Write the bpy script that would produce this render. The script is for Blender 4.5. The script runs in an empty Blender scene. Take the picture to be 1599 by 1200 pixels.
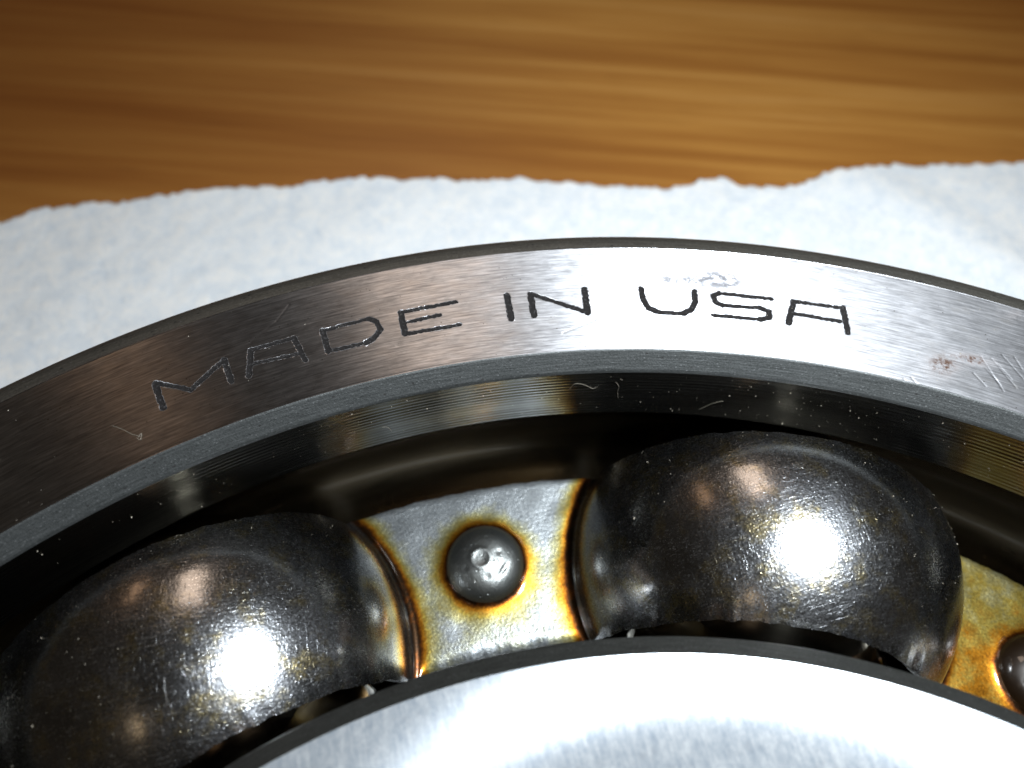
import bpy, math, random
import numpy as np
from mathutils import Matrix, Vector
random.seed(7); rng = np.random.default_rng(7)
S = 0.001                                   # everything below is laid out in millimetres
sc = bpy.context.scene

# ------------------------------------------------------------------ camera
def rotvec(w):
    w = np.array(w); t = np.linalg.norm(w); k = w / t
    K = np.array([[0, -k[2], k[1]], [k[2], 0, -k[0]], [-k[1], k[0], 0]])
    return np.eye(3) + math.sin(t) * K + (1 - math.cos(t)) * K @ K
CP = np.array([0.0, 35.187, 36.446]); CR = rotvec((0.48179, -0.07529, -0.23074)); FPX = 800 / math.tan(math.radians(35))
cd = bpy.data.cameras.new('camera'); cam = bpy.data.objects.new('camera', cd); sc.collection.objects.link(cam); sc.camera = cam
M = Matrix.Identity(4)
for i in range(3):
    for j in range(3): M[i][j] = CR[i, j]
    M[i][3] = CP[i] * S
cam.matrix_world = M
cd.sensor_width = 36; cd.lens = 18 / math.tan(math.radians(35)); cd.clip_start = 0.002; cd.clip_end = 20
cd.dof.use_dof = True; cd.dof.focus_distance = 42.0 * S; cd.dof.aperture_fstop = 31

def bp(px, z=0.0):
    """point of the photograph -> point on the level z (mm)"""
    d = CR @ np.array([(px[0] - 800) / FPX, -(px[1] - 600) / FPX, -1.0])
    return CP + d * (z - CP[2]) / d[2]

# ------------------------------------------------------------------ light
w = bpy.data.worlds.new('World'); sc.world = w; w.use_nodes = True
bg = w.node_tree.nodes['Background']; bg.inputs[0].default_value = (1.0, 0.80, 0.58, 1); bg.inputs[1].default_value = 0.028
def area(name, loc, target, sx, sy, power, col, shape='RECTANGLE'):
    l = bpy.data.lights.new(name, 'AREA'); l.shape = shape; l.size = sx * S; l.size_y = sy * S; l.energy = power; l.color = col
    o = bpy.data.objects.new(name, l); sc.collection.objects.link(o); o.location = Vector(loc) * S
    o.rotation_euler = (Vector(target) - Vector(loc)).to_track_quat('-Z', 'Z').to_euler(); return o
area('camera_flash', (30, 37, 57), (16, 58, -10), 12, 8, 0.135, (0.90, 0.96, 1.0), 'ELLIPSE')
area('added_reflection_light', (22, 303, 308), (5, 50, 0), 80, 140, 0.13, (1.0, 0.77, 0.60))  # this and the next two: unseen warm lights added for reflections in the steel
area('added_reflection_light', (-164, 315, 255), (0, 50, 0), 36, 95, 0.017, (1.0, 0.6, 0.35))
area('added_reflection_light', (-165, -105, 340), (0, 45, 0), 36, 46, 0.012, (1.0, 0.72, 0.42))
sc.view_settings.view_transform = 'Standard'; sc.view_settings.look = 'None'; sc.view_settings.exposure = 0; sc.view_settings.gamma = 1
sc.render.engine = 'CYCLES'; sc.cycles.max_bounces = 8; sc.cycles.sample_clamp_indirect = 4; sc.cycles.caustics_reflective = True

# ------------------------------------------------------------------ materials
class N:
    def __init__(s, name):
        s.m = bpy.data.materials.new(name); s.m.use_nodes = True; s.t = s.m.node_tree; s.b = s.t.nodes['Principled BSDF']
    def n(s, typ, **kw):
        nd = s.t.nodes.new(typ)
        for k, v in kw.items(): setattr(nd, k, v)
        return nd
    def l(s, a, b): s.t.links.new(a, b)
    def attr(s, name, out='Fac'):
        a = s.n('ShaderNodeAttribute', attribute_name=name); return a.outputs[out]
    def scale(s, vec, xyz, rot=(0, 0, 0)):
        mp = s.n('ShaderNodeMapping'); mp.inputs['Scale'].default_value = xyz; mp.inputs['Rotation'].default_value = rot
        s.l(vec, mp.inputs[0]); return mp.outputs[0]
    def obj(s): return s.n('ShaderNodeTexCoord').outputs['Object']
    def noise(s, vec, sc_=1.0, detail=2.0, rough=0.5, dist=0.0):
        nd = s.n('ShaderNodeTexNoise'); nd.inputs['Scale'].default_value = sc_; nd.inputs['Detail'].default_value = detail
        nd.inputs['Roughness'].default_value = rough; nd.inputs['Distortion'].default_value = dist; s.l(vec, nd.inputs['Vector']); return nd.outputs['Fac']
    def voro(s, vec, sc_=1.0, feat='F1', out='Distance'):
        nd = s.n('ShaderNodeTexVoronoi', feature=feat); nd.inputs['Scale'].default_value = sc_; s.l(vec, nd.inputs['Vector']); return nd.outputs[out]
    def ramp(s, fac, stops, interp='LINEAR'):
        r = s.n('ShaderNodeValToRGB'); cr = r.color_ramp; cr.interpolation = interp
        while len(cr.elements) < len(stops): cr.elements.new(0.5)
        for e, (p, c) in zip(cr.elements, stops):
            e.position = p; e.color = (c, c, c, 1) if isinstance(c, (int, float)) else (*c, 1)
        s.l(fac, r.inputs[0]); return r.outputs[0]
    def math(s, op, a, b=0.5, c=None):
        nd = s.n('ShaderNodeMath', operation=op)
        for i, v in enumerate((a, b, c)):
            if v is None: continue
            if isinstance(v, (int, float)): nd.inputs[i].default_value = v
            else: s.l(v, nd.inputs[i])
        return nd.outputs[0]
    def mix(s, fac, a, b):
        nd = s.n('ShaderNodeMix', data_type='RGBA')
        for sock, v in ((nd.inputs['Factor'], fac), (nd.inputs[6], a), (nd.inputs[7], b)):
            if isinstance(v, (int, float)): sock.default_value = v
            elif isinstance(v, tuple): sock.default_value = (*v, 1)
            else: s.l(v, sock)
        return nd.outputs[2]
    def bump(s, h, dist, strength=1.0, prev=None):
        nd = s.n('ShaderNodeBump'); nd.inputs['Strength'].default_value = strength; nd.inputs['Distance'].default_value = dist * S
        s.l(h, nd.inputs['Height'])
        if prev is not None: s.l(prev, nd.inputs['Normal'])
        return nd.outputs[0]
    def set(s, **kw):
        for k, v in kw.items():
            sock = s.b.inputs[k.replace('_', ' ')]
            if isinstance(v, tuple) and len(v) == 3 and sock.type == 'RGBA': sock.default_value = (*v, 1)
            elif isinstance(v, (int, float, tuple)): sock.default_value = v
            else: s.l(v, sock)
        return s.m
    def tangent(s): return s.n('ShaderNodeTangent', direction_type='RADIAL', axis='Z').outputs[0]

def mat_outer_face():
    n = N('ground_steel_face'); p = n.attr('polar', 'Vector')          # polar = (arc mm, radius mm, z mm)
    fine = n.noise(n.scale(p, (0.5, 9, 1)), 1.0, 3, 0.7)
    cross = n.noise(n.scale(p, (0.7, 8, 1), (0, 0, 0.30)), 1.0, 3, 0.7)
    cross2 = n.noise(n.scale(p, (0.8, 9, 1), (0, 0, -0.45)), 1.0, 3, 0.7)
    grain = n.noise(p, 16.0, 2, 0.6)
    h = n.math('ADD', n.math('MULTIPLY', fine, 1.0), n.math('MULTIPLY', cross, 0.55))
    h = n.math('ADD', h, n.math('MULTIPLY', cross2, 0.45)); h = n.math('ADD', h, n.math('MULTIPLY', grain, 0.35))
    big = n.noise(n.scale(p, (0.25, 0.6, 1)), 1.0, 4, 0.6)
    blot = n.noise(n.scale(p, (0.9, 1.3, 1)), 1.0, 5, 0.65)
    st = n.ramp(n.math('ADD', n.math('MULTIPLY', fine, 0.5), n.math('MULTIPLY', n.math('ADD', cross, cross2), 0.25)), [(0.38, 0.62), (0.5, 1.0), (0.62, 1.5)])
    spots = n.ramp(n.voro(p, 2.6), [(0.0, 1), (0.07, 1), (0.12, 0)])
    spotmask = n.ramp(n.noise(p, 0.7, 2), [(0.5, 0), (0.62, 1)])
    col = n.mix(n.ramp(big, [(0.3, 0), (0.7, 1)]), (0.36, 0.36, 0.375), (0.46, 0.465, 0.49))
    sx = n.n('ShaderNodeMix', data_type='RGBA', blend_type='MULTIPLY'); sx.inputs['Factor'].default_value = 1; n.l(col, sx.inputs[6]); n.l(st, sx.inputs[7]); col = sx.outputs[2]
    col = n.mix(n.ramp(blot, [(0.54, 0), (0.72, 0.55)]), col, (0.26, 0.25, 0.24))
    col = n.mix(n.math('MULTIPLY', spots, spotmask), col, (0.14, 0.13, 0.12))
    sm = n.math('MULTIPLY', n.attr('smudge'), n.ramp(n.noise(p, 2.6, 5, 0.75), [(0.40, 0), (0.54, 1)]))
    col = n.mix(sm, col, (0.08, 0.08, 0.09))
    ru = n.math('MULTIPLY', n.attr('rust'), n.ramp(n.noise(p, 2.0, 5, 0.75), [(0.36, 0), (0.56, 1)]))
    col = n.mix(ru, col, (0.055, 0.030, 0.020))
    dt = n.math('MULTIPLY', n.math('MINIMUM', n.math('MULTIPLY', n.attr('dirt_shade'), 9.0), 1.0), n.ramp(n.noise(p, 7.0, 3, 0.7), [(0.2, 0.86), (0.45, 1.0)]))
    col = n.mix(dt, col, (0.015, 0.014, 0.014))  # strokes darkened: settled dirt plus shade of the groove walls put into the colour
    rough = n.math('ADD', n.ramp(blot, [(0.3, 0.30), (0.75, 0.38)]), n.math('MULTIPLY', dt, 0.25))
    met = n.math('SUBTRACT', 1.0, n.math('MINIMUM', n.math('ADD', dt, n.math('ADD', ru, n.math('MULTIPLY', sm, 0.8))), 1.0))
    b = n.bump(h, 0.0032, 1.0)
    return n.set(Base_Color=col, Metallic=met, Roughness=n.math('ADD', rough, n.math('MULTIPLY', n.attr('wear'), 0.11)), Anisotropic=n.math('SUBTRACT', 0.95, n.math('MULTIPLY', n.attr('wear'), 0.11)), Anisotropic_Rotation=0.267, Tangent=n.tangent(), Normal=b, Specular_IOR_Level=n.math('SUBTRACT', 0.5, n.math('MULTIPLY', n.math('MINIMUM', n.math('ADD', dt, ru), 1.0), 0.48)))

def mat_inner_face():
    n = N('satin_steel_face'); p = n.attr('polar', 'Vector'); o = n.scale(n.obj(), (1000, 1000, 1000))
    stri = n.noise(n.scale(o, (3.6, 0.6, 1), (0, 0, 0.14)), 1.0, 5, 0.8)
    mott = n.noise(o, 2.4, 6, 0.72); grain = n.noise(o, 11, 3, 0.7)
    v = n.math('ADD', n.math('MULTIPLY', stri, 0.6), n.math('MULTIPLY', mott, 0.4))
    col = n.ramp(v, [(0.38, (0.20, 0.23, 0.265)), (0.5, (0.29, 0.315, 0.34)), (0.60, (0.39, 0.41, 0.425))])
    col = n.mix(n.ramp(n.noise(o, 1.3, 6, 0.75), [(0.56, 0), (0.72, 0.4)]), col, (0.13, 0.13, 0.145))
    col = n.mix(n.ramp(grain, [(0.35, 0.25), (0.6, 0)]), col, (0.13, 0.15, 0.18))
    h = n.math('ADD', n.math('MULTIPLY', grain, 0.6), n.math('ADD', stri, mott))
    return n.set(Base_Color=col, Metallic=0.38, Specular_IOR_Level=0.0, Roughness=n.ramp(v, [(0.3, 0.22), (0.7, 0.18)]), Anisotropic=1.0, Anisotropic_Rotation=0.0, Tangent=n.tangent(), Normal=n.bump(h, 0.0004, 1.0))

def mat_chamfer(name, c0, c1, rough=0.5, metal=0.7):
    n = N(name); p = n.attr('polar', 'Vector')
    g = n.noise(p, 9, 4, 0.7); ln = n.noise(n.scale(p, (0.5, 9, 9)), 1.0, 3, 0.6)
    pits = n.ramp(n.voro(n.scale(p, (1.6, 2.6, 2.6)), 1.0), [(0.0, 1), (0.10, 1), (0.17, 0)])
    pm = n.ramp(n.noise(p, 1.7, 2), [(0.42, 0), (0.55, 1)])
    col = n.mix(n.ramp(n.math('ADD', n.math('MULTIPLY', g, 0.6), n.math('MULTIPLY', ln, 0.4)), [(0.35, 0), (0.65, 1)]), c0, c1)
    col = n.mix(n.math('MULTIPLY', pits, pm), col, (0.03, 0.03, 0.03))
    h = n.math('ADD', g, n.math('MULTIPLY', ln, 0.8))
    fl = n.ramp(n.voro(n.scale(p, (3, 5, 5)), 1.0), [(0.0, 1), (0.10, 1), (0.2, 0)]); col = n.mix(n.math('MULTIPLY', fl, 0.25), col, (0.3, 0.31, 0.32))
    return n.set(Base_Color=col, Metallic=metal, Roughness=rough, Normal=n.bump(h, 0.018, 1.0))

def mat_land():
    n = N('turned_steel_land'); p = n.attr('polar', 'Vector')
    ln = n.noise(n.scale(p, (0.16, 5, 9)), 1.0, 3, 0.6); g = n.noise(p, 12, 2)
    ln2 = n.noise(n.scale(p, (0.05, 3, 3)), 1.0, 2, 0.6)
    specks = n.ramp(n.voro(n.scale(p, (1.5, 2.2, 2.2)), 1.0), [(0.0, 1), (0.045, 1), (0.08, 0)])
    pm = n.ramp(n.noise(p, 0.6, 2), [(0.48, 0), (0.6, 1)])
    col = n.mix(n.ramp(ln, [(0.3, 0), (0.7, 1)]), (0.075, 0.074, 0.068), (0.18, 0.178, 0.165))
    col = n.mix(n.math('MULTIPLY', specks, pm), col, (0.5, 0.45, 0.36))
    b = n.bump(n.math('ADD', n.math('MULTIPLY', ln, 1.0), n.math('MULTIPLY', g, 0.15)), 0.006, 1.0)
    return n.set(Base_Color=col, Metallic=1.0, Roughness=0.22, Anisotropic=0.6, Anisotropic_Rotation=0.25, Tangent=n.tangent(), Normal=b)

def mat_raceway():
    n = N('oily_raceway_steel'); p = n.attr('polar', 'Vector')
    g = n.noise(n.scale(p, (0.2, 1, 1)), 1.0, 3)
    col = n.mix(g, (0.12, 0.10, 0.07), (0.26, 0.22, 0.16))
    return n.set(Base_Color=col, Metallic=1.0, Roughness=n.math('ADD', 0.16, n.math('MULTIPLY', g, 0.16)), Coat_Weight=0.3, Coat_Roughness=0.05, Coat_Tint=(0.9, 0.7, 0.4))

def mat_cage():
    n = N('oiled_cage_steel'); o = n.scale(n.obj(), (1000, 1000, 1000))
    dr = n.attr('d_rivet'); dp = n.attr('d_pocket'); ins = n.attr('pocket')
    wob = n.math('MULTIPLY', n.math('SUBTRACT', n.noise(o, 0.9, 4, 0.65), 0.5), 1.5)
    # oil varnish: dark amber in the crevices, thinning to yellow, then bare steel
    pool = n.attr('oil')
    f = n.math('ADD', n.math('ADD', pool, n.math('MULTIPLY', wob, 0.34)), n.math('MULTIPLY', n.math('SUBTRACT', n.noise(o, 6, 3, 0.7), 0.5), 0.16))
    grain = n.noise(o, 7.5, 3, 0.65); cell = n.voro(o, 5.0)
    steel = n.ramp(grain, [(0.3, (0.20, 0.22, 0.235)), (0.7, (0.42, 0.445, 0.46))])
    web = n.ramp(f, [(0.18, (1, 1, 1)), (0.38, (1.0, 0.90, 0.50)), (0.56, (1.0, 0.70, 0.14)), (0.72, (0.95, 0.36, 0.02)), (0.88, (0.32, 0.08, 0.005)), (1.0, (0.05, 0.02, 0.005))])
    mm = n.n('ShaderNodeMix', data_type='RGBA', blend_type='MULTIPLY'); mm.inputs['Factor'].default_value = 1
    n.l(steel, mm.inputs[6]); n.l(web, mm.inputs[7]); webc = mm.outputs[2]
    tone = n.noise(o, 0.30, 4, 0.6); yb = n.noise(o, 0.55, 5, 0.7)
    pk = n.ramp(tone, [(0.35, (0.075, 0.076, 0.077)), (0.65, (0.225, 0.235, 0.255))])
    pk = n.mix(n.ramp(yb, [(0.50, 0), (0.64, 0.75)]), pk, (0.25, 0.20, 0.08))
    dens = n.ramp(n.noise(o, 0.7, 3, 0.6), [(0.38, 0.15), (0.62, 1.0)])
    pk = n.mix(n.ramp(n.noise(o, 8, 1, 0.5), [(0.34, 0.6), (0.50, 0.0)]), pk, (0.016, 0.016, 0.015))
    fl1 = n.ramp(n.voro(o, 6.0), [(0.0, 1), (0.13, 1), (0.26, 0)]); fl2 = n.ramp(n.voro(n.scale(o, (1.0, 1.0, 1.0), (0, 0, 0.7)), 3.4), [(0.0, 1), (0.09, 1), (0.15, 0)])
    hair = n.ramp(n.noise(n.scale(o, (1.2, 11, 4), (0, 0, 0.9)), 1.0, 2, 0.6), [(0.61, 0), (0.68, 1)])
    hair2 = n.ramp(n.noise(n.scale(o, (1.0, 12, 4), (0, 0, -0.4)), 1.0, 2, 0.6), [(0.61, 0), (0.68, 1)])
    fl = n.math('MINIMUM', n.math('ADD', n.math('ADD', fl1, fl2), n.math('MULTIPLY', n.math('ADD', hair, hair2), 0.6)), 1.0)
    pk = n.mix(n.math('MULTIPLY', fl, dens), pk, (0.62, 0.64, 0.66))  # pale flecks: sparse glints put into the colour, as bare scratched steel
    col = n.mix(ins, webc, pk)
    # scratches on the pockets, short and in two directions
    s1 = n.ramp(n.noise(n.scale(o, (0.7, 14, 3), (0, 0, 0.25)), 1.0, 2, 0.6), [(0.60, 0), (0.74, 1)])
    s2 = n.ramp(n.noise(n.scale(o, (16, 0.8, 3), (0, 0, 0.45)), 1.0, 2, 0.6), [(0.62, 0), (0.75, 1)])
    g2 = n.noise(o, 7.0, 1, 0.5)
    pits = n.ramp(n.voro(o, 1.3), [(0.0, 0), (0.09, 0.0), (0.16, 1)])
    hp = n.math('ADD', n.math('ADD', n.math('MULTIPLY', g2, 0.9), n.math('MULTIPLY', s1, 0.35)), n.math('MULTIPLY', s2, 0.35))
    hp = n.math('ADD', hp, n.math('MULTIPLY', pits, 0.5))
    gm = n.ramp(n.noise(o, 1.6, 3, 0.6), [(0.35, 0.25), (0.6, 1.0)])
    grains = n.math('MULTIPLY', n.ramp(n.voro(o, 6.5), [(0.0, 1), (0.30, 0.55), (0.42, 0)]), gm)
    grains2 = n.ramp(n.voro(o, 2.9), [(0.0, 1), (0.10, 0.6), (0.16, 0)])
    gsum = n.math('ADD', n.math('MULTIPLY', grains, 0.55), n.math('MULTIPLY', grains2, 0.9))
    hp = n.math('ADD', hp, gsum)
    hw = n.math('ADD', n.math('MULTIPLY', cell, 0.25), n.math('MULTIPLY', n.noise(o, 5.0, 3, 0.6), 1.6))
    hw = n.math('MULTIPLY', hw, n.ramp(f, [(0.3, 1.0), (0.6, 0.35)]))
    h = n.math('ADD', n.math('MULTIPLY', hp, ins), n.math('MULTIPLY', hw, n.math('SUBTRACT', 1.0, ins)))
    b = n.bump(h, 0.012, 1.0)
    rough = n.math('ADD', n.math('MULTIPLY', ins, -0.06), n.ramp(g2, [(0.3, 0.37), (0.7, 0.31)]))
    n.b.inputs['Coat Normal'].default_value = (0, 0, 0)
    lowb = n.bump(n.math('ADD', n.noise(o, 1.8, 3, 0.6), n.math('ADD', n.math('MULTIPLY', g2, 0.25), n.math('MULTIPLY', n.math('MULTIPLY', n.math('ADD', gsum, n.math('ADD', s1, s2)), ins), 0.30))), 0.006, 1.0)
    n.l(lowb, n.b.inputs['Coat Normal'])
    return n.set(Base_Color=col, Metallic=n.math('ADD', 0.92, n.math('MULTIPLY', ins, 0.08)), Roughness=rough, Normal=b, Coat_Weight=n.math('ADD', n.math('MULTIPLY', ins, 0.3), 0.7), Coat_IOR=n.math('ADD', n.math('MULTIPLY', ins, 0.9), 1.45), Coat_Roughness=n.math('ADD', n.math('MULTIPLY', ins, 0.05), 0.11))

def mat_rivet():
    n = N('dull_rivet_steel'); o = n.scale(n.obj(), (1000, 1000, 1000))
    g = n.noise(o, 6, 4, 0.7); pits = n.ramp(n.voro(o, 2.2), [(0, 0), (0.10, 0), (0.2, 1)])
    col = n.mix(g, (0.14, 0.15, 0.147), (0.25, 0.26, 0.255))
    return n.set(Base_Color=col, Metallic=1.0, Roughness=0.40, Normal=n.bump(n.math('ADD', g, pits), 0.02, 1.0), Coat_Weight=0.3, Coat_Roughness=0.15)

def mat_ball():
    n = N('polished_ball_steel'); return n.set(Base_Color=(0.45, 0.42, 0.36), Metallic=1.0, Roughness=0.08)

def mat_paper():
    n = N('paper_towel_fibre'); o = n.scale(n.obj(), (1000, 1000, 1000))
    a = n.noise(o, 0.55, 5, 0.65); b_ = n.noise(o, 2.2, 4, 0.7)
    v = n.math('ADD', n.math('MULTIPLY', a, 0.55), n.math('MULTIPLY', b_, 0.45))
    col = n.ramp(v, [(0.36, (0.66, 0.73, 0.80)), (0.50, (0.79, 0.83, 0.86)), (0.62, (0.90, 0.90, 0.88))])
    h = n.math('ADD', a, n.math('MULTIPLY', b_, 0.6))
    return n.set(Base_Color=col, Roughness=0.95, Specular_IOR_Level=0.1, Normal=n.bump(h, 0.22, 0.7))

def mat_wood():
    n = N('varnished_wood_grain'); o = n.scale(n.obj(), (1000, 1000, 1000), (0, 0, 0))
    mp = n.n('ShaderNodeMapping'); mp.inputs['Rotation'].default_value = (0, 0, 0.33); n.l(o, mp.inputs[0]); q = mp.outputs[0]
    a = n.noise(n.scale(q, (0.011, 0.30, 1)), 1.0, 4, 0.62, 0.25)
    b_ = n.noise(n.scale(q, (0.006, 0.085, 1)), 1.0, 3, 0.55, 0.3)
    c_ = n.noise(n.scale(q, (0.03, 1.1, 1)), 1.0, 2, 0.5)
    e_ = n.noise(n.scale(q, (0.014, 0.62, 1)), 1.0, 3, 0.6, 0.4); big = n.noise(n.scale(q, (0.006, 0.014, 1)), 1.0, 2, 0.5)
    v = n.math('ADD', n.math('ADD', n.math('MULTIPLY', a, 0.42), n.math('MULTIPLY', b_, 0.32)), n.math('ADD', n.math('MULTIPLY', c_, 0.06), n.math('MULTIPLY', e_, 0.20)))
    col = n.ramp(v, [(0.34, (0.22, 0.078, 0.012)), (0.46, (0.34, 0.140, 0.026)), (0.54, (0.43, 0.200, 0.042)), (0.68, (0.56, 0.30, 0.09))])
    col = n.mix(n.ramp(big, [(0.40, 0.5), (0.58, 0)]), col, (0.20, 0.060, 0.008))
    sep = n.n('ShaderNodeSeparateXYZ'); n.l(q, sep.inputs[0])
    left_falloff = n.math('ADD', n.math('MULTIPLY', sep.outputs[0], 0.006), n.math('MULTIPLY', n.math('SUBTRACT', b_, 0.5), 1.0))
    col = n.mix(n.ramp(n.math('ADD', left_falloff, 0.72), [(0.15, 0.45), (0.75, 0.0)]), col, (0.17, 0.048, 0.006))  # redder and darker to the left: light falloff put into the wood colour
    pores = n.ramp(n.noise(n.scale(q, (0.12, 2.2, 1)), 1.0, 2, 0.6), [(0.60, 0), (0.74, 0.3)])
    col = n.mix(pores, col, (0.12, 0.04, 0.008))
    return n.set(Base_Color=col, Roughness=0.5, Specular_IOR_Level=0.3, Coat_Weight=0.25, Coat_Roughness=0.3)

MF = mat_outer_face(); MI = mat_inner_face()
MC_OUT = mat_chamfer('dark_edge_steel', (0.055, 0.052, 0.047), (0.12, 0.115, 0.10), 0.5, 0.8)
MC_IN = mat_chamfer('matte_chamfer_steel', (0.028, 0.031, 0.031), (0.076, 0.081, 0.082), 0.5, 0.6)
MC_INR = mat_chamfer('dark_chamfer_steel', (0.030, 0.031, 0.029), (0.075, 0.078, 0.074), 0.5, 0.8)
ML = mat_land(); MR = mat_raceway(); MCG = mat_cage(); MRV = mat_rivet(); MB = mat_ball(); MP = mat_paper(); MW = mat_wood()
def plain(name, **kw): return N(name).set(**kw)
MDUST = plain('pale_dust', Base_Color=(0.30, 0.27, 0.22), Roughness=0.5)
MFIB = plain('lint_fibre_pale', Base_Color=(0.22, 0.2, 0.16), Roughness=0.6)
MRO = plain('rivet_under_brown_oil', Base_Color=(0.010, 0.005, 0.002), Metallic=0.3, Roughness=0.35, Coat_Weight=1.0, Coat_Roughness=0.04)

# ------------------------------------------------------------------ mesh helpers
def link(name, me, parent=None, loc=(0, 0, 0)):
    o = bpy.data.objects.new(name, me); sc.collection.objects.link(o); o.location = Vector(loc) * S
    if parent is not None: o.parent = parent
    return o
def mesh(name, V, F, mats, mi=None, smooth=True, attrs=None):
    V = np.asarray(V, dtype=np.float64); F = np.asarray(F, dtype=np.int32)
    me = bpy.data.meshes.new(name); k = F.shape[1]
    me.vertices.add(len(V)); me.vertices.foreach_set('co', (V * S).astype(np.float32).ravel())
    me.loops.add(F.size); me.loops.foreach_set('vertex_index', F.ravel())
    me.polygons.add(len(F)); me.polygons.foreach_set('loop_start', np.arange(0, F.size, k, dtype=np.int32))
    try: me.polygons.foreach_set('loop_total', np.full(len(F), k, dtype=np.int32))
    except Exception: pass
    for m in mats: me.materials.append(m)
    if mi is not None: me.polygons.foreach_set('material_index', np.asarray(mi, dtype=np.int32))
    me.polygons.foreach_set('use_smooth', np.full(len(F), smooth, dtype=bool))
    for an, av in (attrs or {}).items():
        av = np.asarray(av, dtype=np.float32)
        if av.ndim == 2: a = me.attributes.new(an, 'FLOAT_VECTOR', 'POINT'); a.data.foreach_set('vector', av.ravel())
        else: a = me.attributes.new(an, 'FLOAT', 'POINT'); a.data.foreach_set('value', av)
    me.update(calc_edges=True); me.validate(); return me
def grid_faces(nr, nc, off=0, wrap=False, flip=False):
    i = np.arange(nr - 1)[:, None]; j = np.arange(nc if wrap else nc - 1)[None, :]; j2 = (j + 1) % nc
    q = np.stack([i * nc + j, i * nc + j2, (i + 1) * nc + j2, (i + 1) * nc + j], -1).reshape(-1, 4) + off
    return q[:, ::-1] if flip else q
def smoothnoise(x, y, seed, sc_=1.0):
    """cheap value noise on arrays"""
    r = np.random.default_rng(seed); T = r.random((256, 256)); x = x / sc_; y = y / sc_
    xi = np.floor(x).astype(int); yi = np.floor(y).astype(int); fx = x - xi; fy = y - yi
    fx = fx * fx * (3 - 2 * fx); fy = fy * fy * (3 - 2 * fy); g = lambda a, b: T[a & 255, b & 255]
    return (g(xi, yi) * (1 - fx) + g(xi + 1, yi) * fx) * (1 - fy) + (g(xi, yi + 1) * (1 - fx) + g(xi + 1, yi + 1) * fx) * fy

# angles: measured from +y towards +x, fine where the photograph looks
ANG = np.radians(np.concatenate([np.arange(-42, 62, 0.12), np.arange(62, 318, 1.5)]))
def strip(rs, zs, flip=False, ang=ANG, wob=None):
    """surface of revolution; returns V, F, polar attribute"""
    rs = np.asarray(rs, float); zs = np.asarray(zs, float)
    Rr, A = np.meshgrid(rs, ang, indexing='ij'); Zz = np.repeat(zs[:, None], len(ang), 1)
    if wob is not None: Rr = Rr + wob(A, Zz)
    V = np.stack([Rr * np.sin(A), Rr * np.cos(A), Zz], -1).reshape(-1, 3)
    P = np.stack([A * 55, Rr, Zz], -1).reshape(-1, 3)
    return V, grid_faces(len(rs), len(ang), 0, True, flip), P
class Ring:
    def __init__(s): s.V = []; s.F = []; s.P = []; s.M = []; s.n = 0
    def add(s, V, F, P, mi): s.V.append(V); s.F.append(F + s.n); s.P.append(P); s.M.append(np.full(len(F), mi)); s.n += len(V)
    def seg(s, rs, zs, mi, **kw): s.add(*strip(rs, zs, **kw), mi)
    def build(s, name, mats, parent):
        me = mesh(name, np.concatenate(s.V), np.concatenate(s.F), mats, np.concatenate(s.M), True, {'polar': np.concatenate(s.P)})
        return link(name, me, parent)

# ------------------------------------------------------------------ dimensions (mm): top face at z = 0, bearing rests at z = -28
H = 28.0; ZC = -14.0; PR = 47.5
R_OD = 65.0; R_F1 = 63.17; R_F0 = 55.82; R_L = 54.85; Z_L = -6.42
R_I1 = 39.08; R_IL = 40.0; R_B = 30.0
TH0 = math.radians(2.43)                    # the rivet in the middle of the photograph

root = bpy.data.objects.new('ball_bearing', None); sc.collection.objects.link(root); root.location = (0, 0, -H * S)
root['label'] = 'oily steel ball bearing with engraved outer ring lying on a white paper towel'; root['category'] = 'ball bearing'
UP = (0, 0, H)                              # the parts are laid out from the top face down

# ---- outer ring
ro = Ring()
t = np.linspace(0, 1, 9)
def pts(a, b, n): return np.linspace(a[0], b[0], n), np.linspace(a[1], b[1], n)
cr = R_F1 + (R_OD - R_F1) * np.sin(t * math.pi / 2) ** 0.9; cz = -1.9 * (1 - np.cos(t * math.pi / 2))
ro.seg(cr, cz, 1)
ro.seg(*pts((R_OD, cz[-1]), (R_OD, -H + 1.5), 12), 1)
ro.seg(*pts((R_OD, -H + 1.5), (R_F1, -H), 4), 1)
ro.seg(*pts((R_F1, -H), (R_F0, -H), 4), 1)
chw = lambda A, Z: 0.05 * (smoothnoise(A * 55, Z * 0, 3, 2.2) - 0.5) * np.clip(-Z * 3, 0, 1)
e = 0.07
ro.seg([R_F0, R_F0 - e * .6, R_F0 - e * 1.6], [0, -0.012, -e * 1.2], 2)
ro.seg(*pts((R_F0 - e * 1.6, -e * 1.2), (R_L + 0.10, -0.86), 10), 2)
ro.seg([R_L + 0.10, R_L + 0.03, R_L], [-0.86, -0.95, -1.08], 2)
zs = np.arange(-1.08, Z_L, -0.055); zs = np.append(zs, Z_L)
gro = 0.011 * np.sin(zs / 0.36 * 2 * math.pi) * (0.6 + 0.4 * np.sin(zs * 1.7)) * np.clip((-zs - 1.08) * 3, 0, 1) * np.clip((zs - Z_L) * 3, 0, 1)
ro.seg(R_L + gro, zs, 3)
ro.seg([R_L, R_L + 0.05, R_L + 0.16], [Z_L, Z_L - 0.10, Z_L - 0.16], 3)
gc, gr = 46.9, 10.9
a0 = math.asin((Z_L - 0.16 - ZC) / gr); aa = np.linspace(a0, -a0, 60)
gr_r = gc + gr * np.cos(aa); gr_z = ZC + gr * np.sin(aa); gr_r += (R_L + 0.16 - gr_r[0]) * np.linspace(1, 0, 60) ** 2
ro.seg(gr_r, gr_z, 4)
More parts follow.
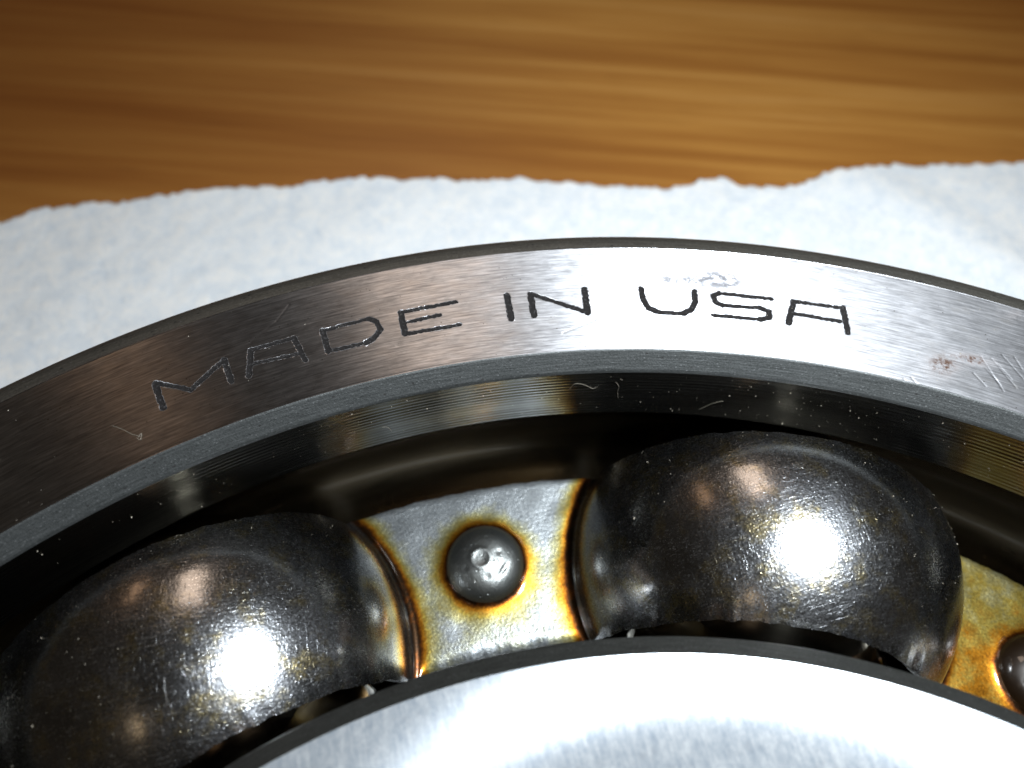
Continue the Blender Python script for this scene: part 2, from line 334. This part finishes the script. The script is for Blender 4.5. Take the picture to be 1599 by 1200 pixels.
ro.seg(*pts((gr_r[-1], gr_z[-1]), (R_L, -H + 1.1), 6), 3)
ro.seg(*pts((R_L, -H + 1.1), (R_F0, -H), 3), 2)

# ---- engraved face: a fine grid with the strokes pressed in
STK = {  # strokes in photograph pixels, (half width mm, polyline)
 'M': [(.15, [(255, 637), (242, 600)]), (.11, [(243, 598), (298, 609)]), (.12, [(298, 609), (349, 563)]), (.15, [(350, 562), (362, 596)])],
 'A': [(.14, [(389, 587), (392, 547)]), (.09, [(392, 547), (459, 528)]), (.14, [(459, 528), (477, 563)]), (.09, [(394, 569), (470, 552)])],
 'D': [(.15, [(504, 517), (513, 549)]), (.09, [(504, 517), (575, 498)]), (.14, [(575, 498), (589, 503), (594, 515), (585, 528), (571, 536)]), (.09, [(571, 536), (513, 549)])],
 'E': [(.16, [(626, 488), (633, 522)]), (.10, [(626, 488), (712, 472)]), (.09, [(630, 505), (687, 492)]), (.10, [(633, 522), (719, 507)])],
 'I': [(.17, [(792, 462), (799, 498)])],
 'N': [(.17, [(829, 459), (834, 493)]), (.12, [(829, 459), (920, 489)]), (.17, [(913, 452), (918, 489)])],
 'U': [(.15, [(1002, 451), (1004, 466), (1013, 481), (1030, 488)]), (.12, [(1030, 488), (1067, 490)]), (.15, [(1067, 490), (1080, 484), (1086, 472), (1085, 455)])],
 'S': [(.10, [(1206, 467), (1124, 458)]), (.14, [(1124, 458), (1115, 462), (1118, 472), (1129, 477)]), (.10, [(1129, 477), (1187, 481)]), (.14, [(1187, 481), (1202, 487), (1202, 496), (1187, 499)]), (.10, [(1187, 499), (1113, 492)])],
 'A2': [(.15, [(1240, 471), (1232, 505)]), (.10, [(1240, 471), (1317, 481)]), (.15, [(1317, 481), (1325, 520)]), (.10, [(1240, 490), (1313, 502)])],
}
SCR = [((391, 535), (432, 502), (452, 476)), ((160, 597), (182, 575)), ((1392, 597), (1412, 622)), ((1403, 595), (1428, 622)), ((1412, 592), (1446, 622)), ((1424, 590), (1450, 618)),
       ((1400, 603), (1422, 626)), ((1532, 556), (1568, 611)), ((1540, 575), (1563, 601)), ((1549, 560), (1588, 606)), ((1561, 571), (1580, 592)), ((1566, 555), (1599, 592)), ((1585, 558), (1597, 577)), ((1521, 583), (1540, 603)), ((1385, 603), (1400, 622)),
       ((1190, 560), (1330, 600)), ((560, 500), (680, 470)), ((620, 540), (700, 522)), ((880, 520), (930, 500))]
fa = np.radians(np.arange(-31, 43, 0.05)); fr = np.linspace(R_F0, R_F1, 164)
FR, FA = np.meshgrid(fr, fa, indexing='ij'); X = FR * np.sin(FA); Y = FR * np.cos(FA)
def segdist(X, Y, a, b):
    ax, ay = a; bx, by = b; dx, dy = bx - ax, by - ay
    t = np.clip(((X - ax) * dx + (Y - ay) * dy) / (dx * dx + dy * dy + 1e-12), 0, 1)
    return np.hypot(X - ax - t * dx, Y - ay - t * dy)
depth = np.zeros_like(X); owner = np.full(X.shape, -1)
jit = (smoothnoise(X, Y, 5, 0.16) - 0.5) * 0.07
for li, (L, strokes) in enumerate(STK.items()):
    dl = np.zeros_like(X)
    for hw, pl in strokes:
        q = [bp(p)[:2] for p in pl]
        for a, b in zip(q[:-1], q[1:]):
            box = (X > min(a[0], b[0]) - .6) & (X < max(a[0], b[0]) + .6) & (Y > min(a[1], b[1]) - .6) & (Y < max(a[1], b[1]) + .6)
            d = segdist(X[box], Y[box], a, b) + jit[box]
            v = np.clip((hw + 0.02 - d) / 0.07, 0, 1); dl[box] = np.maximum(dl[box], v)
    owner[dl > 0] = li; depth = np.maximum(depth, dl)
Z = -0.04 * depth * (0.75 + 0.5 * smoothnoise(X, Y, 9, 0.25))
for s_ in SCR:
    q = [bp(p)[:2] for p in s_]
    for a, b in zip(q[:-1], q[1:]):
        d = segdist(X, Y, a, b); Z -= 0.006 * np.exp(-(d / 0.05) ** 2)
Z += 0.004 * (smoothnoise(X, Y, 11, 1.6) - 0.5)
edge_d = np.minimum(FR - R_F0, R_F1 - FR); Z -= 0.05 * np.exp(-(edge_d / 0.05)) - 0.05 * math.exp(-60)
Z[0] = 0; Z[-1] = 0
def blob(px, sx, sy, ang=0.0):
    c = bp(px); dx = X - c[0]; dy = Y - c[1]; ca, sa = math.cos(ang), math.sin(ang)
    return np.exp(-(((dx * ca + dy * sa) / sx) ** 2 + ((-dx * sa + dy * ca) / sy) ** 2))
smud = np.clip(blob((1055, 437), 1.9, .5, -.3) + blob((1110, 435), 1.0, .7) + blob((1142, 440), .8, .7) + .6 * blob((1100, 465), 1.5, .5), 0, 1)
rust = np.clip(1.2 * (blob((1472, 570), .9, .7) + blob((1520, 562), 1.1, .35, -.4)) + .35 * blob((400, 455), .8, .3) + .4 * blob((1590, 490), 1, .5), 0, 1)
P = np.stack([FA * 55, FR, Z], -1).reshape(-1, 3); V = np.stack([X, Y, Z], -1).reshape(-1, 3)
F = grid_faces(len(fr), len(fa), 0, False, True); fo = owner.reshape(-1)[F].max(1)
flat = F[fo < 0]
AT = {'polar': P, 'smudge': smud.ravel(), 'rust': rust.ravel(), 'dirt_shade': depth.ravel(), 'wear': (lambda q: q * q * (3 - 2 * q))(np.clip((np.degrees(FA) - 16) / 14, 0, 1)).ravel()}
def sub(Fs):
    u, inv = np.unique(Fs, return_inverse=True)
    return V[u], inv.reshape(-1, 4), {k: v[u] for k, v in AT.items()}
# rest of the annulus
ra = np.concatenate([[fa[-1]], np.radians(np.arange(44, 328, 1.5)), [fa[0] + 2 * math.pi]])
RR2, RA2 = np.meshgrid([R_F0, 59.5, R_F1], ra, indexing='ij')
outer_ring = ro.build('outer_ring', [MF, MC_OUT, MC_IN, ML, MR], root); outer_ring.location = Vector(UP) * S
fv, ff, fat = sub(flat)
n0 = len(fv); fv = np.concatenate([fv, np.stack([RR2 * np.sin(RA2), RR2 * np.cos(RA2), RR2 * 0], -1).reshape(-1, 3)])
ff = np.concatenate([ff, grid_faces(3, len(ra), n0, False, True)])
pol2 = np.stack([RA2 * 55, RR2, RR2 * 0], -1).reshape(-1, 3); z2 = np.zeros(len(pol2))
fat = {'polar': np.concatenate([fat['polar'], pol2]), 'smudge': np.append(fat['smudge'], z2), 'rust': np.append(fat['rust'], z2), 'dirt_shade': np.append(fat['dirt_shade'], z2), 'wear': np.append(fat['wear'], z2)}
ring_face = link('ring_face', mesh('ring_face', fv, ff, [MF], None, True, fat), outer_ring)
for li, L in enumerate(STK):
    lv, lf, la = sub(F[fo == li])
    lo = link('engraved_letter', mesh('engraved_letter', lv, lf, [MF], None, True, la), outer_ring)
    lo['label'] = 'engraved letter %s stamped into the ground steel face' % L[0]

# ---- inner ring
ri = Ring()
ri.seg([R_B, R_B + .02, R_B + 1.0], [-1.2, -1.16, -0.024 * (R_I1 - R_B - 1.0)], 1, flip=True)
ri.seg(np.linspace(R_B + 1.0, R_I1, 6), 0.024 * (np.linspace(R_B + 1.0, R_I1, 6) - R_I1), 0, flip=True)   # very slight dish, a shape added to bring the flash highlight outward
ch = lambda A, Z: 0.05 * (smoothnoise(A * 40, Z, 21, 0.9) - 0.5)
ri.seg([R_I1, R_I1 + .03, R_I1 + .07], [0, -.012, -.05], 1, flip=True)
ri.seg(*pts((R_I1 + .07, -.05), (R_IL - .04, -.78), 8), 1, flip=True)
ri.seg([R_IL - .04, R_IL, R_IL], [-.78, -.86, -1.0], 1, flip=True)
ri.seg(*pts((R_IL, -1.0), (R_IL, -6.6), 40), 2, flip=True)
gi = 48.1; b0 = math.asin((-6.6 - ZC) / gr); bb = np.linspace(b0, -b0, 50)
gi_r = gi - gr * np.cos(bb); gi_z = ZC + gr * np.sin(bb); gi_r += (R_IL - gi_r[0])
ri.seg(gi_r, gi_z, 3, flip=True)
ri.seg(*pts((R_IL, gi_z[-1]), (R_IL, -H + 1), 4), 2, flip=True)
ri.seg(*pts((R_IL, -H + 1), (R_I1, -H), 3), 1, flip=True)
ri.seg(*pts((R_I1, -H), (R_B + 1, -H), 3), 0, flip=True)
ri.seg(*pts((R_B + 1, -H), (R_B, -1.2), 8), 1, flip=True)
inner_ring = ri.build('inner_ring', [MI, MC_INR, ML, MR], root); inner_ring.location = Vector(UP) * S

# ---- pressed cage: eight pockets over the balls, flat webs between, rivet in every web
RP = 12.45; HW = 0.75; RF = 0.75; VI, VO = -5.85, 5.35
RC = math.sqrt((RP + RF) ** 2 - (HW + RF) ** 2); R1 = RC * RP / (RP + RF); Z1 = (HW + RF) * RP / (RP + RF)
nv = 84; vs = np.linspace(VI, VO, nv)
def prof(rho):
    z = np.full_like(rho, HW)
    m = rho < R1; z[m] = np.sqrt(np.maximum(RP ** 2 - rho[m] ** 2, 0))
    m = (rho >= R1) & (rho < RC); z[m] = HW + RF - np.sqrt(np.maximum(RF ** 2 - (RC - rho[m]) ** 2, 0)); return z
rows = []
npk, nfl, nwb = 130, 14, 60
for v in vs:
    r0 = PR + v
    dl = lambda rho: np.arccos(np.clip((r0 ** 2 + PR ** 2 - rho ** 2) / (2 * r0 * PR), -1, 1))
    ps = np.linspace(math.asin(min(1, abs(v) / RP)), math.asin(R1 / RP), npk); rho = RP * np.sin(ps); d1 = dl(rho); d1[0] = 0
    rf_ = np.linspace(R1, RC, nfl)[1:]; d2 = dl(rf_)
    dend = math.pi / 8; dc = d2[-1]; d3 = np.linspace(dc, dend, nwb)[1:]
    rho3 = np.sqrt(np.maximum(r0 ** 2 + PR ** 2 - 2 * r0 * PR * np.cos(d3), 0))
    dd = np.concatenate([d1, d2, d3]); rr = np.concatenate([rho, rf_, rho3]); rows.append((dd, rr))
DD = np.array([a for a, b in rows]); RH = np.array([b for a, b in rows])
ZZ = prof(RH.ravel()).reshape(RH.shape)
VV = np.repeat(vs[:, None], DD.shape[1], 1)
DDf = np.concatenate([-DD[:, :0:-1], DD], 1); RHf = np.concatenate([RH[:, :0:-1], RH], 1); ZZf = np.concatenate([ZZ[:, :0:-1], ZZ], 1); VVf = np.concatenate([VV[:, :0:-1], VV], 1)
CX = TH0 + math.pi / 8                       # centre angle of the right-hand pocket
Vc = []; Fc = []; A_r = []; A_p = []; A_o = []; A_d = []; off = 0
nr_, nc_ = DDf.shape
for k in range(8):
    ac = CX + k * math.pi / 4
    A = ac + DDf; Rr = PR + VVf; ins = (RHf < (R1 + 0.25)).astype(float)
    ins = np.clip((R1 + 0.35 - RHf) / 0.4, 0, 1)
    # uneven edge of the pressed strip
    ew = (smoothnoise(A * 47.5, A * 0, 31, 0.7) - 0.5) * 0.10 + (smoothnoise(A * 47.5, A * 0, 33, 0.22) - 0.5) * 0.05
    Rr = Rr + ew * np.clip(np.abs(VVf) - 4.6, 0, 1) * 1.4
    Rr = Rr - ins * (0.30 * np.clip((VVf - 2.5) / 2.5, 0, 1) + 0.15 * np.clip((-VVf - 2.5) / 3, 0, 1))   # the strip narrows where it is drawn over a ball
    zt = ZZf.copy()
    # rivets at both ends
    da = np.abs(DDf) - math.pi / 8; rx = np.sqrt(np.maximum(Rr ** 2 + PR ** 2 - 2 * Rr * PR * np.cos(da), 0))
    dr = rx - 2.55; web = np.clip((RHf - RC) / 0.4, 0, 1)
    zt += web * 0.30 * np.exp(-np.maximum(dr, 0) / 0.28) * 0.8
    zt += web * 0.05 * (smoothnoise(Rr * np.sin(A), Rr * np.cos(A), 41, 1.3) - 0.5)
    zt -= web * 0.08 * np.clip(np.abs(VVf) - 5.0, 0, 1) ** 2 * 4      # rolled edge
    oil = np.maximum(1.02 * np.exp(-np.maximum(dr, 0) / 1.0) + 0.0, 1.0 * np.exp(-np.maximum(RHf - RC + 0.15, 0) / 0.8))
    oil = np.maximum(oil, 0) + 0.15 * np.clip((-VVf + 2.0) / 4.0, 0, 1)
    side = np.sin(A - TH0 - math.radians(30)) > 0.0
    oil = np.clip(np.maximum(oil, side * (0.50 + 0.14 * np.clip((3.5 - VVf) / 6, 0, 1) + 0.20 * np.exp(-np.maximum(dr, 0) / 1.2))), 0, 1.0)
    px_, py_ = Rr * np.sin(A), Rr * np.cos(A)
    # small dents on the pocket flanks
    for (u0, v0, s0, dp_) in ((-8.6, -3.9, .8, .16), (-7.4, -4.2, .7, .12), (-9.0, -1.6, .5, .1), (9.0, -4.0, .9, .14)):
        g = np.exp(-((DDf * PR - u0) ** 2 + (VVf - v0) ** 2) / s0 ** 2); zt += dp_ * g * ins
    top = np.stack([px_, py_, ZC + zt], -1)
    # bottom: offset inwards along the pocket sphere, straight down under the web
    cxy = np.array([PR * math.sin(ac), PR * math.cos(ac), ZC])
    sph = cxy + (top - cxy) * ((RP - 1.05) / RP); dn = top - np.array([0, 0, 1.0])
    wgt = np.clip((RHf - (R1 - 0.4)) / 0.8, 0, 1)[..., None]; bot = sph * (1 - wgt) + dn * wgt
    bot[..., 2] = np.maximum(bot[..., 2], ZC + 0.02)
    n_ = nr_ * nc_
    Vc.append(top.reshape(-1, 3)); Fc.append(grid_faces(nr_, nc_, off, False, True))
    Vc.append(bot.reshape(-1, 3)); Fc.append(grid_faces(nr_, nc_, off + n_, False, False))
    base = off + 2 * n_                        # rims with their own vertices so that the edge stays crisp
    for row, fl in ((0, False), (nr_ - 1, True)):
        Vc.append(top[row]); Vc.append(bot[row]); Fc.append(grid_faces(2, nc_, base, False, not fl)); base += 2 * nc_
    for arr, a in ((A_r, dr), (A_p, ins), (A_o, oil), (A_d, RHf - RC)):
        arr.append(a.ravel()); arr.append(a.ravel())
        for row in (0, nr_ - 1): arr.append(a[row]); arr.append(a[row])
    off = base
cage_me = mesh('cage', np.concatenate(Vc), np.concatenate(Fc), [MCG], None, True,
               {'d_rivet': np.concatenate(A_r), 'pocket': np.concatenate(A_p), 'oil': np.concatenate(A_o), 'd_pocket': np.concatenate(A_d)})
# local origin of the cage is the middle plane of the bearing
cage_me.transform(Matrix.Translation((0, 0, -ZC * S)))
cage = link('cage', cage_me, root, (0, 0, H + ZC)); cage['label'] = 'upper pressed steel cage stained amber with oil'
low = link('cage', cage_me, root, (0, 0, H + ZC)); low.scale = (1, 1, -1); low['label'] = 'lower pressed steel cage under the balls'

# rivets
rr_ = np.concatenate([[0.0], np.linspace(0.05, 2.62, 34)]); RN = 72
def rivet_mesh(seed):
    r_ = np.random.default_rng(seed); ta = np.linspace(0, 2 * math.pi, RN, endpoint=False)
    Rg, Tg = np.meshgrid(rr_[1:], ta, indexing='ij'); x = Rg * np.cos(Tg); y = Rg * np.sin(Tg)
    z = 1.45 * np.sqrt(np.maximum(1 - (Rg / 2.66) ** 2.3, 0)) ** 1.15
    z = z - 0.05 * np.exp(-((x + .25) ** 2 + (y - .15) ** 2) / 0.16) + 0.05 * np.exp(-((np.hypot(x + .25, y - .15) - .62) / .16) ** 2)
    z += 0.03 * (smoothnoise(x + 9, y + 9, seed, 0.6) - 0.5)
    for _ in range(4):
        a, b = r_.uniform(-1.7, 1.7, 2); z -= 0.06 * np.exp(-((x - a) ** 2 + (y - b) ** 2) / 0.035)
    z -= 0.10 * np.exp(-(((x - 1.05) * .7 - (y + .9) * .7) ** 2 / 0.02 + ((x - 1.05) * .7 + (y + .9) * .7) ** 2 / 0.25))
    V = np.concatenate([[[0, 0, z[0].mean()]], np.stack([x, y, z], -1).reshape(-1, 3)])
    F = grid_faces(len(rr_) - 1, RN, 1, True, False)
    me = mesh('rivet', V, F, [MRV]); return me
rme = [rivet_mesh(3), rivet_mesh(8)]
for k in range(8):
    a = TH0 + k * math.pi / 4
    if k == 1: rme[1].materials.clear(); rme[1].materials.append(MRO)
    rv = link('rivet', rme[1 if k == 1 else 0], cage, (PR * math.sin(a), PR * math.cos(a), HW - 0.03)); rv.rotation_euler.z = k * 1.3
    if k == 1: rv['label'] = 'rivet head drowned in dark brown oil'

# balls
bn, bm = 48, 64
th_ = np.linspace(0.001, math.pi - 0.001, bn); ph_ = np.linspace(0, 2 * math.pi, bm, endpoint=False)
TT, PP = np.meshgrid(th_, ph_, indexing='ij')
bme = mesh('ball', np.stack([10.3 * np.sin(TT) * np.cos(PP), 10.3 * np.sin(TT) * np.sin(PP), 10.3 * np.cos(TT)], -1).reshape(-1, 3), grid_faces(bn, bm, 0, True, True), [MB])
for k in range(8):
    a = CX + k * math.pi / 4
    link('ball', bme, root, (PR * math.sin(a), PR * math.cos(a), H + ZC))

# ------------------------------------------------------------------ paper towel
ZP = -H - 0.03
EDGE = [(-90, 372), (0, 350), (45, 336), (60, 328), (150, 319), (250, 311), (330, 303), (450, 298), (540, 291), (650, 290), (760, 288), (850, 289), (950, 296), (1040, 298), (1075, 294), (1095, 284), (1130, 284),
        (1152, 298), (1220, 300), (1262, 292), (1300, 277), (1330, 271), (1380, 272), (1392, 266), (1450, 264), (1520, 262), (1600, 257), (1720, 250)]
ew_ = np.array([bp(p, ZP)[:2] for p in EDGE])
xs = np.arange(-78, 112, 0.45); ye = np.interp(xs, ew_[:, 0], ew_[:, 1])
ye = ye + 0.6 * (smoothnoise(xs, xs * 0, 51, 2.4) - 0.5) + 0.7 * (smoothnoise(xs, xs * 0, 52, 0.55) - 0.5)
tt = np.concatenate([np.linspace(0, 0.55, 40), np.linspace(0.55, 1, 260)[1:]])
y0 = -75.0
TT, XX = np.meshgrid(tt, xs, indexing='ij'); YY = y0 + (ye[None, :] - y0) * TT
rad = np.hypot(XX, YY); free = np.clip((rad - 66) / 8, 0, 1)
h = 0.9 * smoothnoise(XX, YY, 61, 19) + 0.22 * smoothnoise(XX, YY, 62, 5) + 0.08 * (smoothnoise(XX, YY, 63, 1.5))
ca, cb = bp((1325, 286), ZP)[:2], bp((1640, 455), ZP)[:2]
h = h + 0.7 * np.exp(-(segdist(XX, YY, ca, cb) / 4.0) ** 2)
ZZp = ZP + free * h
nvp = TT.size
Vp = np.stack([XX, YY, ZZp], -1).reshape(-1, 3); skirt = Vp.copy(); skirt[:, 2] -= 0.35
Fp = grid_faces(len(tt), len(xs), 0, False, False)
Fb = grid_faces(len(tt), len(xs), nvp, False, True)
nc = len(xs); last = (len(tt) - 1) * nc; j = np.arange(nc - 1)
Fs = np.stack([last + j, last + j + 1, nvp + last + j + 1, nvp + last + j], -1)
pc = np.array([18.0, 30.0, ZP])
pme = mesh('paper_towel', np.concatenate([Vp, skirt]) - pc, np.concatenate([Fp, Fb, Fs]), [MP])
paper = link('paper_towel', pme, None, pc)
paper['label'] = 'white paper towel with a torn upper edge spread under the bearing'; paper['category'] = 'paper towel'

# ------------------------------------------------------------------ table
ZT = ZP - 0.40
tv = []; tx = (-420, 460); ty = (-350, 420)
tv = np.array([(tx[0], ty[0], 0), (tx[1], ty[0], 0), (tx[1], ty[1], 0), (tx[0], ty[1], 0), (tx[0], ty[0], -24), (tx[1], ty[0], -24), (tx[1], ty[1], -24), (tx[0], ty[1], -24)], float)
tf = np.array([(0, 1, 2, 3), (7, 6, 5, 4), (0, 4, 5, 1), (1, 5, 6, 2), (2, 6, 7, 3), (3, 7, 4, 0)])
table = link('tabletop', mesh('tabletop', tv, tf, [MW], None, False), None, (0, 0, ZT)); table['kind'] = 'structure'

# ------------------------------------------------------------------ dust and lint
ico = np.array([(0, 0, 1), (1, 0, 0), (0, 1, 0), (-1, 0, 0), (0, -1, 0), (0, 0, -1)], float)
icf = np.array([(0, 1, 2), (0, 2, 3), (0, 3, 4), (0, 4, 1), (5, 2, 1), (5, 3, 2), (5, 4, 3), (5, 1, 4)])
dv = []; df = []; o_ = 0
def speck(p, s):
    global o_
    m = rng.normal(size=(3, 3)) * 0.35 + np.eye(3); dv.append(ico @ m * s + p); df.append(icf + o_); o_ += 6
for _ in range(240):
    a = math.radians(rng.uniform(-25, 38)); z = rng.uniform(-6.2, -1.2); r = R_L - 0.01
    if rng.random() < 0.45: a = math.radians(rng.normal(26, 7))
    speck((r * math.sin(a), r * math.cos(a), z), rng.gamma(1.4, 0.008) + 0.007)
for _ in range(160):
    a = math.radians(rng.uniform(-26, 38)); r = rng.uniform(R_F0 + .2, R_F1 - .2); speck((r * math.sin(a), r * math.cos(a), 0.005), rng.gamma(1.5, 0.006) + 0.006)
for _ in range(600):
    k = rng.integers(-1, 1); ac = CX + k * math.pi / 4; u, v = rng.uniform(-11, 11), rng.uniform(-5.2, 5.0)
    q = RP ** 2 - u * u - v * v
    if q < 4: continue
    a = ac + u / (PR + v); r = PR + v; c = np.array([PR * math.sin(ac), PR * math.cos(ac), ZC]); p2 = np.array([r * math.sin(a), r * math.cos(a)])
    q = RP ** 2 - ((p2 - c[:2]) ** 2).sum()
    if q < 1: continue
    speck((p2[0], p2[1], ZC + math.sqrt(q) + 0.005), rng.gamma(1.5, 0.006) + 0.006)
dust = link('dust', mesh('dust', np.concatenate(dv), np.concatenate(df), [MDUST], None, False)); dust['kind'] = 'stuff'
dust['label'] = 'pale dust specks scattered over the ring and cage'; dust['category'] = 'dust'

def fibre(pts3, rad_, label):
    pts3 = [np.array(p, float) for p in pts3]; fine = []
    for i in range(len(pts3) - 1):
        p0 = pts3[max(i - 1, 0)]; p1 = pts3[i]; p2 = pts3[i + 1]; p3 = pts3[min(i + 2, len(pts3) - 1)]
        for t in np.linspace(0, 1, 7)[:-1]: fine.append(.5 * ((2 * p1) + (-p0 + p2) * t + (2 * p0 - 5 * p1 + 4 * p2 - p3) * t * t + (-p0 + 3 * p1 - 3 * p2 + p3) * t ** 3))
    fine.append(pts3[-1]); fine = np.array(fine); V = []
    c = fine.mean(0)
    for i, p in enumerate(fine):
        d = fine[min(i + 1, len(fine) - 1)] - fine[max(i - 1, 0)]; d /= np.linalg.norm(d) + 1e-9
        a = np.cross(d, (0.3, 0.2, 1)); a /= np.linalg.norm(a); b = np.cross(d, a)
        for k in range(5): V.append(p - c + rad_ * (a * math.cos(k * 1.2566) + b * math.sin(k * 1.2566)))
    o = link('lint_fibre', mesh('lint_fibre', V, grid_faces(len(fine), 5, 0, True), [MFIB]), None, c)
    o['label'] = label; o['category'] = 'lint'; o['group'] = 'lint fibres stuck to the oily bearing'
def on_land(px):   # point on the cylinder of the land
    d = CR @ np.array([(px[0] - 800) / FPX, -(px[1] - 600) / FPX, -1.0]); r = R_L - 0.02
    A_ = d[0] ** 2 + d[1] ** 2; B_ = 2 * (CP[0] * d[0] + CP[1] * d[1]); C_ = CP[0] ** 2 + CP[1] ** 2 - r * r
    return CP + d * ((-B_ + math.sqrt(B_ * B_ - 4 * A_ * C_)) / (2 * A_))
fibre([on_land(p) for p in ((597, 668), (604, 667), (610, 671), (612, 674))], 0.0095, 'short curled lint fibre on the dark inner wall below the letter D')
fibre([on_land(p) for p in ((890, 608), (898, 600), (912, 601), (926, 607), (934, 604))], 0.0095, 'looped pale lint fibre on the dark inner wall below the letter N')
fibre([on_land(p) for p in ((962, 597), (967, 604), (965, 612), (966, 622))], 0.0095, 'upright pale lint fibre on the dark inner wall near the middle')
fibre([on_land(p) for p in ((1092, 640), (1105, 634), (1118, 629), (1130, 627))], 0.0095, 'straight golden lint fibre on the dark inner wall above the right pocket')
fibre([bp(p, 0.02) for p in ((175, 665), (192, 671), (205, 678), (216, 681))], 0.0095, 'thin pale lint fibre on the outer ring face below the letter M')
fibre([bp(p, 0.03) for p in ((216, 683), (221, 677), (219, 687), (214, 684))], 0.0095, 'tiny knot of lint on the outer ring face below the letter M')
